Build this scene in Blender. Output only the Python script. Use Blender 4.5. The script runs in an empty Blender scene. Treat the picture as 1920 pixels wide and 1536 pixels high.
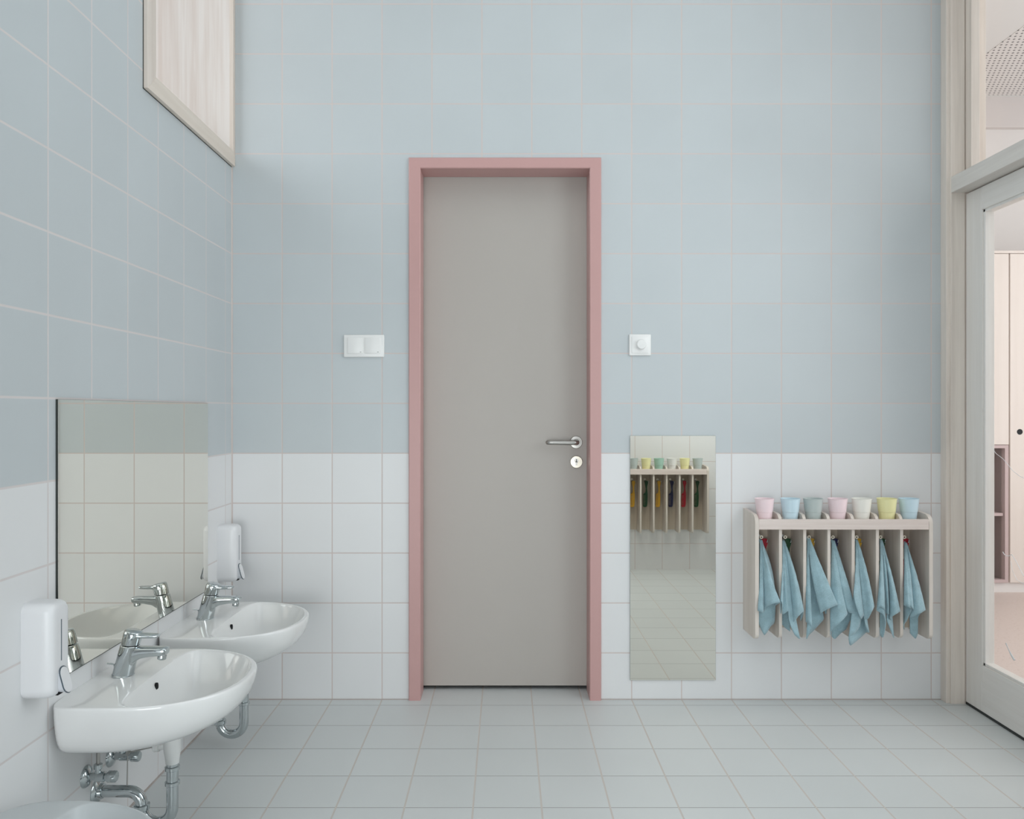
import bpy, bmesh, math, random
from mathutils import Vector, Matrix
random.seed(4)
PI = math.pi
COL = bpy.context.scene.collection
# ---------------------------------------------------------------- camera constants (room: x right, y away, z up)
F, CX, CY, CAMD, CAMH = 1480.0, 948.0, 771.0, 3.162, 1.156
def at(px, py, out):
    """point of the room that stands `out` metres in front of the back wall, measured in the photograph"""
    d = CAMD - out
    return Vector(((px-CX)*d/F, -out, CAMH-(py-CY)*d/F))

# ---------------------------------------------------------------- materials
def s2l(c):
    c = c/255.0
    return c/12.92 if c <= 0.04045 else ((c+0.055)/1.055)**2.4
def rgb(r, g, b): return (s2l(r), s2l(g), s2l(b), 1)
def new_mat(name):
    m = bpy.data.materials.new(name); m.use_nodes = True
    nt = m.node_tree
    return m, nt, nt.nodes['Principled BSDF']
def math_node(nt, op, a, b=None):
    n = nt.nodes.new('ShaderNodeMath'); n.operation = op
    for i, v in enumerate((a, b)):
        if v is None: continue
        if isinstance(v, (int, float)): n.inputs[i].default_value = v
        else: nt.links.new(v, n.inputs[i])
    return n.outputs[0]
def map_range(nt, v, a, b, c, d):
    n = nt.nodes.new('ShaderNodeMapRange'); n.clamp = True
    nt.links.new(v, n.inputs[0])
    for i, x in enumerate((a, b, c, d)): n.inputs[i+1].default_value = x
    return n.outputs[0]
def mix_col(nt, fac, a, b):
    n = nt.nodes.new('ShaderNodeMix'); n.data_type = 'RGBA'
    if isinstance(fac, (int, float)): n.inputs[0].default_value = fac
    else: nt.links.new(fac, n.inputs[0])
    for i, v in ((6, a), (7, b)):
        if isinstance(v, tuple): n.inputs[i].default_value = v
        else: nt.links.new(v, n.inputs[i])
    return n.outputs[2]
def noise(nt, scale, vec=None, detail=3, rough=0.5):
    n = nt.nodes.new('ShaderNodeTexNoise'); n.inputs['Scale'].default_value = scale
    n.inputs['Detail'].default_value = detail; n.inputs['Roughness'].default_value = rough
    if vec is not None: nt.links.new(vec, n.inputs['Vector'])
    return n.outputs['Fac']
def position(nt): return nt.nodes.new('ShaderNodeNewGeometry').outputs['Position']
def stretch(nt, vec, s):
    n = nt.nodes.new('ShaderNodeMapping'); n.inputs['Scale'].default_value = s
    nt.links.new(vec, n.inputs['Vector']); return n.outputs['Vector']
def bump(nt, h, strength, dist, bs):
    n = nt.nodes.new('ShaderNodeBump'); n.inputs['Strength'].default_value = strength; n.inputs['Distance'].default_value = dist
    nt.links.new(h, n.inputs['Height']); nt.links.new(n.outputs['Normal'], bs.inputs['Normal'])

def plain(name, col, rough=0.5, metal=0.0, bump_s=0.0, bump_scale=200, var=0.0, spec=0.5, coat=0.0):
    m, nt, bs = new_mat(name)
    bs.inputs['Roughness'].default_value = rough; bs.inputs['Metallic'].default_value = metal
    bs.inputs['Specular IOR Level'].default_value = spec; bs.inputs['Coat Weight'].default_value = coat
    p = position(nt); nz = noise(nt, bump_scale, p, 4)
    dark = tuple(c*(1-var) for c in col[:3])+(1,)
    nt.links.new(mix_col(nt, nz, dark, col), bs.inputs['Base Color'])
    if bump_s: bump(nt, nz, bump_s, 0.001, bs)
    return m

def tile_mat(name, ax, ay, ox, oy, low, high=None, split=0.987, grout=(0.6, .53, .5, 1), g=0.0022, rough=0.3,
             grout2=None, g2=None, size=0.2, spec=.5):
    """square tiles, pattern laid out in room coordinates; ax/ay = axis indices"""
    m, nt, bs = new_mat(name)
    bs.inputs['Roughness'].default_value = rough; bs.inputs['Specular IOR Level'].default_value = spec
    p = position(nt); sep = nt.nodes.new('ShaderNodeSeparateXYZ'); nt.links.new(p, sep.inputs[0])
    g2 = g2 or g
    us = []; ids = []; raw = []
    for a, o, gg in ((ax, ox, g), (ay, oy, g2)):
        t = math_node(nt, 'DIVIDE', math_node(nt, 'SUBTRACT', sep.outputs[a], o), size)
        ids.append(math_node(nt, 'FLOOR', t))
        e = math_node(nt, 'ABSOLUTE', math_node(nt, 'SUBTRACT', math_node(nt, 'FRACT', t), 0.5))
        raw.append(e)
        w = gg/size
        us.append(map_range(nt, e, 0.5-w*1.15, 0.5-w*0.8, 0, 1))
    comb = nt.nodes.new('ShaderNodeCombineXYZ'); nt.links.new(ids[0], comb.inputs[0]); nt.links.new(ids[1], comb.inputs[1])
    wn = nt.nodes.new('ShaderNodeTexWhiteNoise'); nt.links.new(comb.outputs[0], wn.inputs['Vector'])
    base = low
    if high:
        up = math_node(nt, 'GREATER_THAN', sep.outputs[2], split)
        base = mix_col(nt, up, low, high)
    n1 = noise(nt, 3.0, p, 2)
    v = map_range(nt, wn.outputs['Value'], 0, 1, 0.985, 1.012)
    v = math_node(nt, 'MULTIPLY', v, map_range(nt, n1, .3, .7, .985, 1.015))
    hsv = nt.nodes.new('ShaderNodeHueSaturation')
    if isinstance(base, tuple): hsv.inputs['Color'].default_value = base
    else: nt.links.new(base, hsv.inputs['Color'])
    nt.links.new(v, hsv.inputs['Value'])
    c = mix_col(nt, us[1], hsv.outputs[0], grout2 or grout)
    c = mix_col(nt, us[0], c, grout)
    nt.links.new(c, bs.inputs['Base Color'])
    mx = math_node(nt, 'MAXIMUM', us[0], us[1])
    nt.links.new(map_range(nt, mx, 0, 1, rough, 0.85), bs.inputs['Roughness'])
    # softly pillowed edges + recessed joint
    edge = math_node(nt, 'MAXIMUM', map_range(nt, raw[0], .478, .5, 0, 1), map_range(nt, raw[1], .478, .5, 0, 1))
    h = math_node(nt, 'SUBTRACT', 1.0, edge)
    h = math_node(nt, 'ADD', h, math_node(nt, 'MULTIPLY', noise(nt, 14, p, 1), 0.15))
    bump(nt, h, 0.35, 0.0012, bs)
    return m

def wood_mat(name, c1, c2, grain='z', rough=0.5, scale=1.0, contrast=(.35, .65)):
    m, nt, bs = new_mat(name)
    bs.inputs['Roughness'].default_value = rough
    s = {'x': (1.2, 28, 28), 'y': (28, 1.2, 28), 'z': (28, 28, 1.2)}[grain]
    p = stretch(nt, position(nt), tuple(a*scale for a in s))
    n = nt.nodes.new('ShaderNodeTexNoise'); n.inputs['Scale'].default_value = 1.0; n.inputs['Detail'].default_value = 5
    n.inputs['Distortion'].default_value = 0.6; nt.links.new(p, n.inputs['Vector'])
    fine = noise(nt, 5.0, p, 4)
    f = math_node(nt, 'ADD', math_node(nt, 'MULTIPLY', n.outputs['Fac'], .7), math_node(nt, 'MULTIPLY', fine, .3))
    nt.links.new(mix_col(nt, map_range(nt, f, contrast[0], contrast[1], 0, 1), c1, c2), bs.inputs['Base Color'])
    bump(nt, f, 0.15, 0.0006, bs)
    return m

def glass_mat(name, tint=(1, 1, 1, 1), refl=1.0):
    m = bpy.data.materials.new(name); m.use_nodes = True; nt = m.node_tree; nt.nodes.clear()
    out = nt.nodes.new('ShaderNodeOutputMaterial'); tr = nt.nodes.new('ShaderNodeBsdfTransparent'); gl = nt.nodes.new('ShaderNodeBsdfGlossy')
    mx = nt.nodes.new('ShaderNodeMixShader'); fr = nt.nodes.new('ShaderNodeLayerWeight'); fr.inputs['Blend'].default_value = .5
    tr.inputs[0].default_value = tint; gl.inputs['Roughness'].default_value = 0.02
    f = math_node(nt, 'ADD', math_node(nt, 'MULTIPLY', math_node(nt, 'POWER', fr.outputs['Facing'], 5.0), .8*refl), .025)
    nt.links.new(f, mx.inputs[0])
    nt.links.new(tr.outputs[0], mx.inputs[1]); nt.links.new(gl.outputs[0], mx.inputs[2]); nt.links.new(mx.outputs[0], out.inputs[0])
    return m

GR = (0.61, 0.535, 0.51, 1); GRF = (0.45, 0.43, 0.40, 1)
WHITE_T = (0.72, 0.725, 0.73, 1); BLUE_T = (0.515, 0.553, 0.570, 1)
M = {}
M['tile_back'] = tile_mat('wall_tiles_back', 0, 2, 0.105, 0.187, WHITE_T, BLUE_T, grout=GR, rough=.38, spec=.35)
M['tile_left'] = tile_mat('wall_tiles_left', 1, 2, -0.068, 0.187, WHITE_T, BLUE_T, grout=(.65, .61, .60, 1), g=.0028, rough=.38, spec=.35)
M['tile_rear'] = tile_mat('wall_tiles_rear', 0, 2, 0.145, 0.187, WHITE_T, BLUE_T, grout=GR, rough=.38, spec=.35)
M['tile_floor'] = tile_mat('floor_tiles', 0, 1, 0.105, -0.061, (.60, .625, .625, 1), grout=(.56, .52, .485, 1), g=.0027, grout2=(.34, .34, .33, 1), g2=.0017, rough=.42, spec=.4)
M['pink'] = plain('pink_lacquered_steel', rgb(192, 152, 149), .42, bump_s=.05, bump_scale=90, var=.03)
M['door_grey'] = plain('grey_laminate', rgb(178, 172, 166), .5, bump_s=.12, bump_scale=400, var=.03)
M['steel'] = plain('brushed_steel', (.42, .41, .39, 1), .33, 1.0, bump_s=.05, bump_scale=300)
M['brass'] = plain('nickel_brass', (.60, .56, .48, 1), .3, 1.0)
M['chrome'] = plain('polished_chrome', (.54, .58, .59, 1), .06, 1.0)
M['black'] = plain('black_void', (.004, .004, .005, 1), .9)
M['ceramic'] = plain('glazed_ceramic', (.78, .785, .78, 1), .12, coat=.4, var=.01, bump_scale=5)
M['ceramic_grey'] = plain('grey_white_ceramic', (.50, .53, .54, 1), .35, var=.01, bump_scale=5)  # white ceramic with the shade on the low basin put into its colour
M['plastic'] = plain('white_plastic', (.74, .745, .76, 1), .32, var=.01)
M['plastic_grey'] = plain('soap_lever_plastic', (.66, .68, .72, 1), .28, var=.01)
M['slot'] = plain('smoked_level_strip', (.06, .09, .115, 1), .3)
M['switch'] = plain('switch_plastic', (.80, .80, .79, 1), .35, var=.01)
M['white_pipe'] = plain('white_pipe_plastic', (.74, .75, .74, 1), .35, var=.01)
M['mirror'] = plain('silvered_mirror', (.86, .84, .77, 1), .0, 1.0)
M['mirror_edge'] = plain('dark_mirror_edge', (.02, .025, .022, 1), .4)
M['mirror_edge_light'] = plain('pale_mirror_edge', (.35, .38, .36, 1), .3)
M['frame_wood'] = wood_mat('whitewashed_pine_upright', rgb(212, 202, 193), rgb(228, 219, 210), 'z')
M['frame_wood_y'] = wood_mat('whitewashed_pine_rail', rgb(208, 202, 196), rgb(222, 217, 211), 'y')
M['leaf_wood'] = wood_mat('painted_pine_leaf', rgb(226, 222, 217), rgb(234, 231, 227), 'z')
M['leaf_wood_y'] = wood_mat('painted_pine_leaf_rail', rgb(226, 222, 217), rgb(234, 231, 227), 'y')
M['window_wood'] = wood_mat('whitewashed_spruce', rgb(208, 196, 186), rgb(218, 208, 199), 'z')
M['window_wood_y'] = wood_mat('whitewashed_spruce_rail', rgb(212, 200, 188), rgb(222, 212, 201), 'y')
M['lining'] = wood_mat('spruce_lining_board', rgb(206, 194, 187), rgb(220, 214, 210), 'z', scale=.55, contrast=(.38, .56))
M['rack_wood'] = wood_mat('pale_rack_wood', rgb(202, 192, 182), rgb(218, 210, 202), 'z')
M['rack_wood_x'] = wood_mat('pale_rack_wood_rail', rgb(206, 192, 184), rgb(222, 210, 204), 'x')
M['rack_back'] = wood_mat('rack_back_board', rgb(186, 174, 158), rgb(200, 190, 176), 'z')
M['glass'] = glass_mat('clear_glass', (.985, .985, .98, 1))
M['crayon'] = plain('white_mark', (.86, .88, .90, 1), .6)
M['room_white'] = plain('warm_white_plaster', (.78, .755, .74, 1), .8, var=.02, bump_scale=3)
M['room_band'] = plain('pale_pink_plaster', (.70, .655, .64, 1), .8, var=.02, bump_scale=3)
M['ceil'] = plain('white_ceiling', (.78, .78, .77, 1), .85, var=.02, bump_scale=3)
M['cream'] = wood_mat('cream_cupboard_ply', rgb(222, 212, 204), rgb(228, 219, 212), 'z', scale=.5)
M['mauve'] = plain('mauve_cupboard_edge', rgb(196, 176, 175), .6, var=.02)
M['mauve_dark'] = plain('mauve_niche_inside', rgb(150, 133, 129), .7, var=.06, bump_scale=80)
# speckled floor of the room beyond
m, nt, bs = new_mat('speckled_linoleum'); bs.inputs['Roughness'].default_value = .55
_p = position(nt); _n = noise(nt, 60, _p, 5, .7)
nt.links.new(mix_col(nt, map_range(nt, _n, .58, .64, 0, 1), rgb(216, 202, 195), rgb(196, 176, 166)), bs.inputs['Base Color']); M['lino'] = m
# perforated ceiling
m, nt, bs = new_mat('perforated_acoustic_board'); bs.inputs['Roughness'].default_value = .85
_p = position(nt); sp = nt.nodes.new('ShaderNodeSeparateXYZ'); nt.links.new(_p, sp.inputs[0])
_s = .031
fy = math_node(nt, 'DIVIDE', sp.outputs[1], .036)
row = math_node(nt, 'MODULO', math_node(nt, 'FLOOR', math_node(nt, 'ADD', fy, 1000)), 2.0)
fx = math_node(nt, 'ADD', math_node(nt, 'DIVIDE', sp.outputs[0], _s), math_node(nt, 'MULTIPLY', row, .5))
dx = math_node(nt, 'SUBTRACT', math_node(nt, 'FRACT', fx), .5); dy = math_node(nt, 'SUBTRACT', math_node(nt, 'FRACT', fy), .5)
r2 = math_node(nt, 'ADD', math_node(nt, 'MULTIPLY', dx, dx), math_node(nt, 'MULTIPLY', dy, dy))
nt.links.new(mix_col(nt, math_node(nt, 'LESS_THAN', r2, .045), (.80, .775, .76, 1), (.15, .14, .14, 1)), bs.inputs['Base Color']); M['perf'] = m
# towelling
def terry(name, col):
    m, nt, bs = new_mat(name); bs.inputs['Roughness'].default_value = .95; bs.inputs['Sheen Weight'].default_value = .35
    bs.inputs['Specular IOR Level'].default_value = .1
    p = position(nt); n1 = noise(nt, 420, p, 3, .7); n2 = noise(nt, 40, p, 3)
    f = math_node(nt, 'ADD', math_node(nt, 'MULTIPLY', n1, .6), math_node(nt, 'MULTIPLY', n2, .4))
    nt.links.new(mix_col(nt, map_range(nt, f, .35, .65, 0, 1), tuple(c*.78 for c in col[:3])+(1,), tuple(min(1, c*1.12) for c in col[:3])+(1,)), bs.inputs['Base Color'])
    bump(nt, n1, .8, .0015, bs); return m
M['towel'] = terry('blue_terry', (.335, .49, .545, 1))

# ---------------------------------------------------------------- mesh helpers
class MB:
    def __init__(s): s.bm = bmesh.new()
    def box(s, x0, x1, y0, y1, z0, z1, bev=0.0, seg=2):
        g = bmesh.ops.create_cube(s.bm, size=1.0)['verts']
        for v in g:
            v.co = Vector(((x0+x1)/2+v.co.x*(x1-x0), (y0+y1)/2+v.co.y*(y1-y0), (z0+z1)/2+v.co.z*(z1-z0)))
        if bev > 0:
            es = list({e for v in g for e in v.link_edges})
            bmesh.ops.bevel(s.bm, geom=es, offset=bev, segments=seg, affect='EDGES', profile=.5)
        return s
    def loft(s, rings, caps=(True, True), closed=True):
        vs = [[s.bm.verts.new(p) for p in r] for r in rings]
        n = len(vs[0])
        for a, b in zip(vs[:-1], vs[1:]):
            for i in range(n if closed else n-1):
                j = (i+1) % n
                try: s.bm.faces.new((a[i], a[j], b[j], b[i]))
                except ValueError: pass
        if closed:
            if caps[0] and n > 2: s.bm.faces.new(list(reversed(vs[0])))
            if caps[1] and n > 2: s.bm.faces.new(vs[-1])
        return s
    def lathe(s, prof, origin=(0, 0, 0), axis='z', n=32):
        """prof = [(r, h)...] revolved round an axis"""
        o = Vector(origin)
        ax = {'x': Vector((1, 0, 0)), 'y': Vector((0, 1, 0)), 'z': Vector((0, 0, 1)), '-y': Vector((0, -1, 0))}[axis] if isinstance(axis, str) else Vector(axis).normalized()
        t = Vector((0, 0, 1)) if abs(ax.z) < .9 else Vector((1, 0, 0))
        u = ax.cross(t).normalized(); v = ax.cross(u).normalized()
        rings = [[o+ax*h+(u*math.cos(2*PI*i/n)+v*math.sin(2*PI*i/n))*max(r, 1e-5) for i in range(n)] for r, h in prof]
        return s.loft(rings)
    def tube(s, pts, r, n=14):
        pts = [Vector(p) for p in pts]
        rings = []; up = None
        for i, p in enumerate(pts):
            d = (pts[min(i+1, len(pts)-1)]-pts[max(i-1, 0)]).normalized()
            if up is None:
                t = Vector((0, 0, 1)) if abs(d.z) < .9 else Vector((0, 1, 0))
                up = d.cross(t).normalized()
            up = (up-d*up.dot(d)).normalized(); w = d.cross(up)
            rr = r[i] if isinstance(r, (list, tuple)) else r
            rings.append([p+(up*math.cos(2*PI*k/n)+w*math.sin(2*PI*k/n))*rr for k in range(n)])
        return s.loft(rings)
    def prism(s, poly, f, a, b):
        """poly: 2D outline, f(p,h)->3D; extruded from h=a to h=b"""
        A = [s.bm.verts.new(f(p, a)) for p in poly]; B = [s.bm.verts.new(f(p, b)) for p in poly]
        n = len(poly)
        s.bm.faces.new(A); s.bm.faces.new(list(reversed(B)))
        for i in range(n): s.bm.faces.new((A[i], B[i], B[(i+1) % n], A[(i+1) % n]))
        return s
    def quad(s, a, b, c, d):
        s.bm.faces.new([s.bm.verts.new(p) for p in (a, b, c, d)]); return s
    def build(s, name, mat, parent=None, smooth=True, angle=35, loc=None, doubles=True):
        if doubles: bmesh.ops.remove_doubles(s.bm, verts=s.bm.verts, dist=1e-6)
        bmesh.ops.recalc_face_normals(s.bm, faces=s.bm.faces)
        me = bpy.data.meshes.new(name); s.bm.to_mesh(me); s.bm.free()
        me.materials.append(mat)
        o = bpy.data.objects.new(name, me); COL.objects.link(o)
        if parent: o.parent = parent
        if loc is not None: o.location = loc
        if smooth:
            for p in me.polygons: p.use_smooth = True
            me.set_sharp_from_angle(angle=math.radians(angle))
        return o
def arc(c, r, a0, a1, n, f):
    return [f(c[0]+r*math.cos(a0+(a1-a0)*i/n), c[1]+r*math.sin(a0+(a1-a0)*i/n)) for i in range(n+1)]
def tag(o, label, cat, group=None, kind=None):
    o['label'] = label; o['category'] = cat
    if group: o['group'] = group
    if kind: o['kind'] = kind
    return o
def thing(name, label, cat, loc=(0, 0, 0), group=None, kind=None):
    o = bpy.data.objects.new(name, None); COL.objects.link(o); o.location = loc; o.empty_display_size = .05
    return tag(o, label, cat, group, kind)
def share(src, parent, loc=None, name=None):
    o = src.copy(); COL.objects.link(o); o.parent = parent
    if name: o.name = name
    if loc is not None: o.location = loc
    return o

# ---------------------------------------------------------------- room dimensions
XL, XR, XG, ZC = -1.098, 1.815, 1.815, 3.34
YR = -2.62
WX0, WX1, WY0, WY1, WZ0 = -1.60, XL, -0.715, -0.022, 2.19      # high window opening in the left wall
WZ1 = 3.20
# back wall with door opening
b = MB()
b.box(XL-.12, -.372, 0, .14, -.02, ZC); b.box(.367, 1.90, 0, .14, -.02, ZC); b.box(-.372, .367, 0, .14, 2.155, ZC)
tag(b.build('wall_back', M['tile_back'], smooth=False), 'back wall of square tiles, pale blue above and white below, around the pink door', 'wall', kind='structure')
# left wall with high window opening
b = MB(); T = .5
b.box(XL-T, XL, -5.6, 0, -.02, WZ0-.02); b.box(XL-T, XL, -5.6, WY0-.02, WZ0-.02, ZC); b.box(XL-T, XL, WY0-.02, 0, WZ1+.02, ZC)
tag(b.build('wall_left', M['tile_left'], smooth=False), 'left tiled wall, pale blue above white, carrying the sinks', 'wall', kind='structure')
b = MB(); b.box(.56, XR+.08, YR-.12, YR, -.02, ZC)
tag(b.build('wall_rear', M['tile_rear'], smooth=False), 'tiled wall opposite the door, seen only in the narrow mirror', 'wall', kind='structure')
b = MB(); b.box(XR, XR+.12, -5.6, -1.03, -.02, ZC)
tag(b.build('wall_right', M['tile_left'], smooth=False), 'tiled wall to the right, before the glazed door', 'wall', kind='structure')
b = MB(); b.box(XL-.1, XR+.1, -5.72, -5.6, -.02, ZC)
tag(b.build('wall_entrance', M['room_white'], smooth=False), 'plain white wall at the far end behind the viewer', 'wall', kind='structure')
b = MB(); b.box(XL-.1, 1.85, -5.7, .62, -.05, 0)
tag(b.build('floor', M['tile_floor'], smooth=False), 'floor of square pale grey tiles with thin joints', 'floor', kind='structure')
b = MB(); b.box(XL-.5, XR+.12, -5.7, .62, ZC, ZC+.05)
tag(b.build('ceiling', M['ceil'], smooth=False), 'white ceiling above the washroom', 'ceiling', kind='structure')
b = MB()
b.box(-.75, .75, .62, .7, -.05, 2.5); b.box(-.83, -.75, .14, .7, -.05, 2.5); b.box(.75, .83, .14, .7, -.05, 2.5); b.box(-.83, .83, .14, .7, 2.5, 2.55)
tag(b.build('wall_closet', plain('dark_closet_paint', (.25, .27, .27, 1), .8), smooth=False), 'dim space glimpsed under the grey door', 'wall', kind='structure')  # unseen box added behind the door to keep sky light out

jm = plain('pinkish_joint', (.49, .44, .42, 1), .8, var=.15, bump_scale=60)
b = MB(); b.box(XL, -.387-.001, -.0035, .0, 0, .0035); b.box(.382+.001, 1.742, -.0035, 0, 0, .0035)
tag(b.build('trim_6', jm, smooth=False), 'thin pinkish joint where the back wall meets the floor', 'joint', kind='structure')
b = MB(); b.box(XL, XL+.003, -5.6, -.0036, 0, .003)
tag(b.build('trim_7', jm, smooth=False), 'thin pinkish joint where the left wall meets the floor', 'joint', kind='structure')
b = MB(); b.box(XL, XL+.0026, -.0026, 0, .0036, 2.13)
tag(b.build('trim_8', plain('pale_corner_joint', (.64, .58, .55, 1), .8), smooth=False), 'pale vertical joint in the corner of the left and back walls', 'joint', kind='structure')

# ---------------------------------------------------------------- door 1 (pink steel frame, grey leaf)
d1 = thing('door_1', 'narrow grey door set deep in a pink steel frame', 'door', (0, 0, 0), kind='structure')
ox0, ox1, oz = -.387, .382, 2.169; ix0, ix1, iz = -.340, .336, 2.126
b = MB()
prof = [(ox0, 0), (ox0, oz), (ox1, oz), (ox1, 0)]; inn = [(ix0, 0), (ix0, iz), (ix1, iz), (ix1, 0)]
def ringU(px_, y): return [Vector((p[0], y, p[1])) for p in px_]
e = .003
outer2 = [(ox0+e, 0), (ox0+e, oz-e), (ox1-e, oz-e), (ox1-e, 0)]; inner2 = [(ix0-e, 0), (ix0-e, iz+e), (ix1+e, iz+e), (ix1+e, 0)]
back_in = [(ix0, 0), (ix0, iz), (ix1, iz), (ix1, 0)]
b.loft([ringU(prof, .0), ringU(prof, -.009), ringU(outer2, -.012), ringU(inner2, -.012), ringU(inn, -.009), ringU(back_in, .108),
        ringU([(ix0-.012, 0), (ix0-.012, iz+.012), (ix1+.012, iz+.012), (ix1+.012, 0)], .108),
        ringU([(ix0-.012, 0), (ix0-.012, iz+.012), (ix1+.012, iz+.012), (ix1+.012, 0)], .142),
        ringU([(ix0-.03, 0), (ix0-.03, iz+.028), (ix1+.03, iz+.028), (ix1+.03, 0)], .142)], closed=False)
fr = b.build('door_frame', M['pink'], d1, smooth=False, doubles=False)
fr['label'] = 'pink steel door frame'
b = MB(); b.box(ix0-.009, ix1+.009, .112, .140, .017, iz+.008, bev=.0012, seg=1)
lf = b.build('door_leaf', M['door_grey'], d1, smooth=False)
hz, hx = 1.027, .292
b = MB()
b.lathe([(0, 0), (.0262, 0), (.0262, .006), (.0245, .009), (.013, .0095), (.0115, .014), (.0115, .02), (0, .02)], (hx, .112, hz), '-y', 40)
path = [(hx, .10, hz)]+[(hx-.014+.014*math.cos(a), .066-.014*math.sin(a), hz) for a in [i*PI/12 for i in range(7)]]
path += [(hx-.03-i*.0166, .052, hz+.0006*i/2) for i in range(5)]
path += [(hx-.108-.012*math.sin(a), .052+.012*(1-math.cos(a)), hz+.001) for a in [i*PI/12 for i in range(1, 6)]]
b.tube(path, .0098, 18)
hd = b.build('door_handle', M['steel'], lf); hd['label'] = 'brushed steel lever handle on a round rose'
b = MB(); kz = .9455
b.lathe([(0, 0), (.0255, 0), (.0255, .006), (.024, .009), (.0, .0095)], (hx+.001, .112, kz), '-y', 40)
lk = b.build('lock_rose', M['brass'], lf)
b = MB()
b.lathe([(0, 0), (.0085, 0), (.0085, .0015), (0, .0015)], (hx+.001, .1025, kz+.006), '-y', 24); b.box(hx-.0032, hx+.0052, .1010, .1025, kz-.014, kz+.003)
b.build('lock_cylinder', M['steel'], lf)
b = MB(); b.box(hx-.0003, hx+.0023, .1003, .1012, kz+.001, kz+.0115)
b.build('keyhole', M['black'], lf)

# ---------------------------------------------------------------- high window in the left wall
w1 = thing('window_1', 'high window in the left wall with a whitewashed wood frame and deep boarded lining', 'window', (0, 0, 0), kind='structure')
fx = -1.083
b = MB(); b.box(XL, fx, -.772, WY0, 2.136, 3.26, bev=.001, seg=1)
b.build('frame_post', M['window_wood'], w1, smooth=False)
b = MB(); b.prism([(-.7725, 2.135), (0-.001, 2.135), (-.022, WZ0), (WY0, WZ0)], lambda p, h: Vector((h, p[0], p[1])), XL, fx+.0006)
b.build('frame_rail', M['window_wood_y'], w1, smooth=False)
b = MB(); b.box(XL, fx, -.0223, -.001, 2.15, 3.26)
b.build('frame_post', M['window_wood'], w1, smooth=False)
b = MB(); b.box(WX0, XL-.0002, WY1, -.001, WZ0-.02, WZ1+.02)
b.build('lining_board', M['lining'], w1, smooth=False)
b = MB(); b.box(WX0, XL-.0002, WY0-.02, WY0, WZ0-.02, WZ1+.02)
b.build('lining_board', M['lining'], w1, smooth=False)
b = MB(); b.box(WX0, fx-.003, WY0, WY1, WZ0-.02, WZ0)
b.build('sill', M['window_wood_y'], w1, smooth=False)
b = MB(); b.box(WX0, fx-.003, WY0, WY1, WZ1, WZ1+.02)
b.build('head_lining', M['window_wood_y'], w1, smooth=False)
b = MB(); b.box(WX0+.01, WX0+.016, WY0, WY1, WZ0, WZ1)
b.build('pane', M['glass'], w1, smooth=False)
b = MB(); b.box(XL+.0002, XL+.002, -.7735, -.7705, 2.1335, 3.26); b.box(XL+.0002, XL+.002, -.7735, -.003, 2.1330, 2.137)
b.build('shadow_gap', M['mirror_edge'], w1, smooth=False)

# ---------------------------------------------------------------- right-hand timber screen: post, header, transom, glazed door
px0, px1 = 1.757, 1.835
b = MB(); b.box(1.7425, 1.90, -.040, 0, 0, ZC, bev=.001, seg=1); b.box(px0, 1.812, -.048, -.035, 0, ZC, bev=.001, seg=1)
tag(b.build('trim_1', M['frame_wood'], smooth=False), 'whitewashed timber corner post between the back wall and the glazed door', 'post', kind='structure')
b = MB(); b.box(px0, 1.868, -1.03, -.048, 2.017, 2.080, bev=.0015, seg=1)
tag(b.build('trim_2', M['frame_wood_y'], smooth=False), 'whitewashed timber rail above the glazed door', 'rail', kind='structure')
b = MB(); b.box(px0, 1.868, -1.10, -1.03, 0, ZC, bev=.0015, seg=1)
tag(b.build('trim_3', M['frame_wood'], smooth=False), 'timber post at the near side of the glazed door', 'post', kind='structure')
w2 = thing('window_2', 'tall fixed glass light above the timber rail on the right', 'window', (0, 0, 0), kind='structure')
b = MB(); b.box(1.815, 1.849, -.085, -.038, 2.080, ZC, bev=.001, seg=1)
b.build('glazing_bead', M['frame_wood'], w2, smooth=False)
b = MB(); b.box(1.815, 1.849, -1.03, -.99, 2.080, ZC, bev=.001, seg=1)
b.build('glazing_bead', M['frame_wood'], w2, smooth=False)
b = MB(); b.box(1.852, 1.858, -1.03, -.03, 2.07, ZC)
b.build('pane', M['glass'], w2, smooth=False)
d2 = thing('door_2', 'glazed timber door on the right with children\'s marks on its glass', 'door', (0, 0, 0), kind='structure')
LY0, LY1, LZ0, LZ1 = -1.02, -.047, .010, 2.012
xa, xb = 1.817, 1.862
b = MB(); b.box(xa, xb, LY1-.104, LY1, LZ0, LZ1, bev=.001, seg=1)
b.build('stile', M['leaf_wood'], d2, smooth=False)
b = MB(); b.box(xa, xb, LY0, LY0+.104, LZ0, LZ1, bev=.001, seg=1)
b.build('stile', M['leaf_wood'], d2, smooth=False)
b = MB(); b.box(xa, xb, LY0+.104, LY1-.104, 1.925, LZ1, bev=.001, seg=1)
b.build('top_rail', M['leaf_wood_y'], d2, smooth=False)
b = MB(); b.box(xa, xb, LY0+.104, LY1-.104, LZ0, .187, bev=.001, seg=1)
b.build('bottom_rail', M['leaf_wood_y'], d2, smooth=False)
b = MB()
y0, y1 = LY0+.104, LY1-.104
b.box(xa+.006, xb-.004, y1-.011, y1, .187, 1.925, bev=.001, seg=1); b.box(xa+.006, xb-.004, y0, y0+.011, .187, 1.925)
b.box(xa+.006, xb-.004, y0, y1, .187, .197, bev=.001, seg=1); b.box(xa+.006, xb-.004, y0, y1, 1.915, 1.925)
b.build('glazing_bead', M['leaf_wood'], d2, smooth=False)
b = MB(); b.box(xa+.018, xa+.024, y0, y1, .187, 1.925)
b.build('pane', M['glass'], d2, smooth=False)
b = MB(); b.box(xa-.001, xb, LY0, LY1, .0005, .0095)
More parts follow.
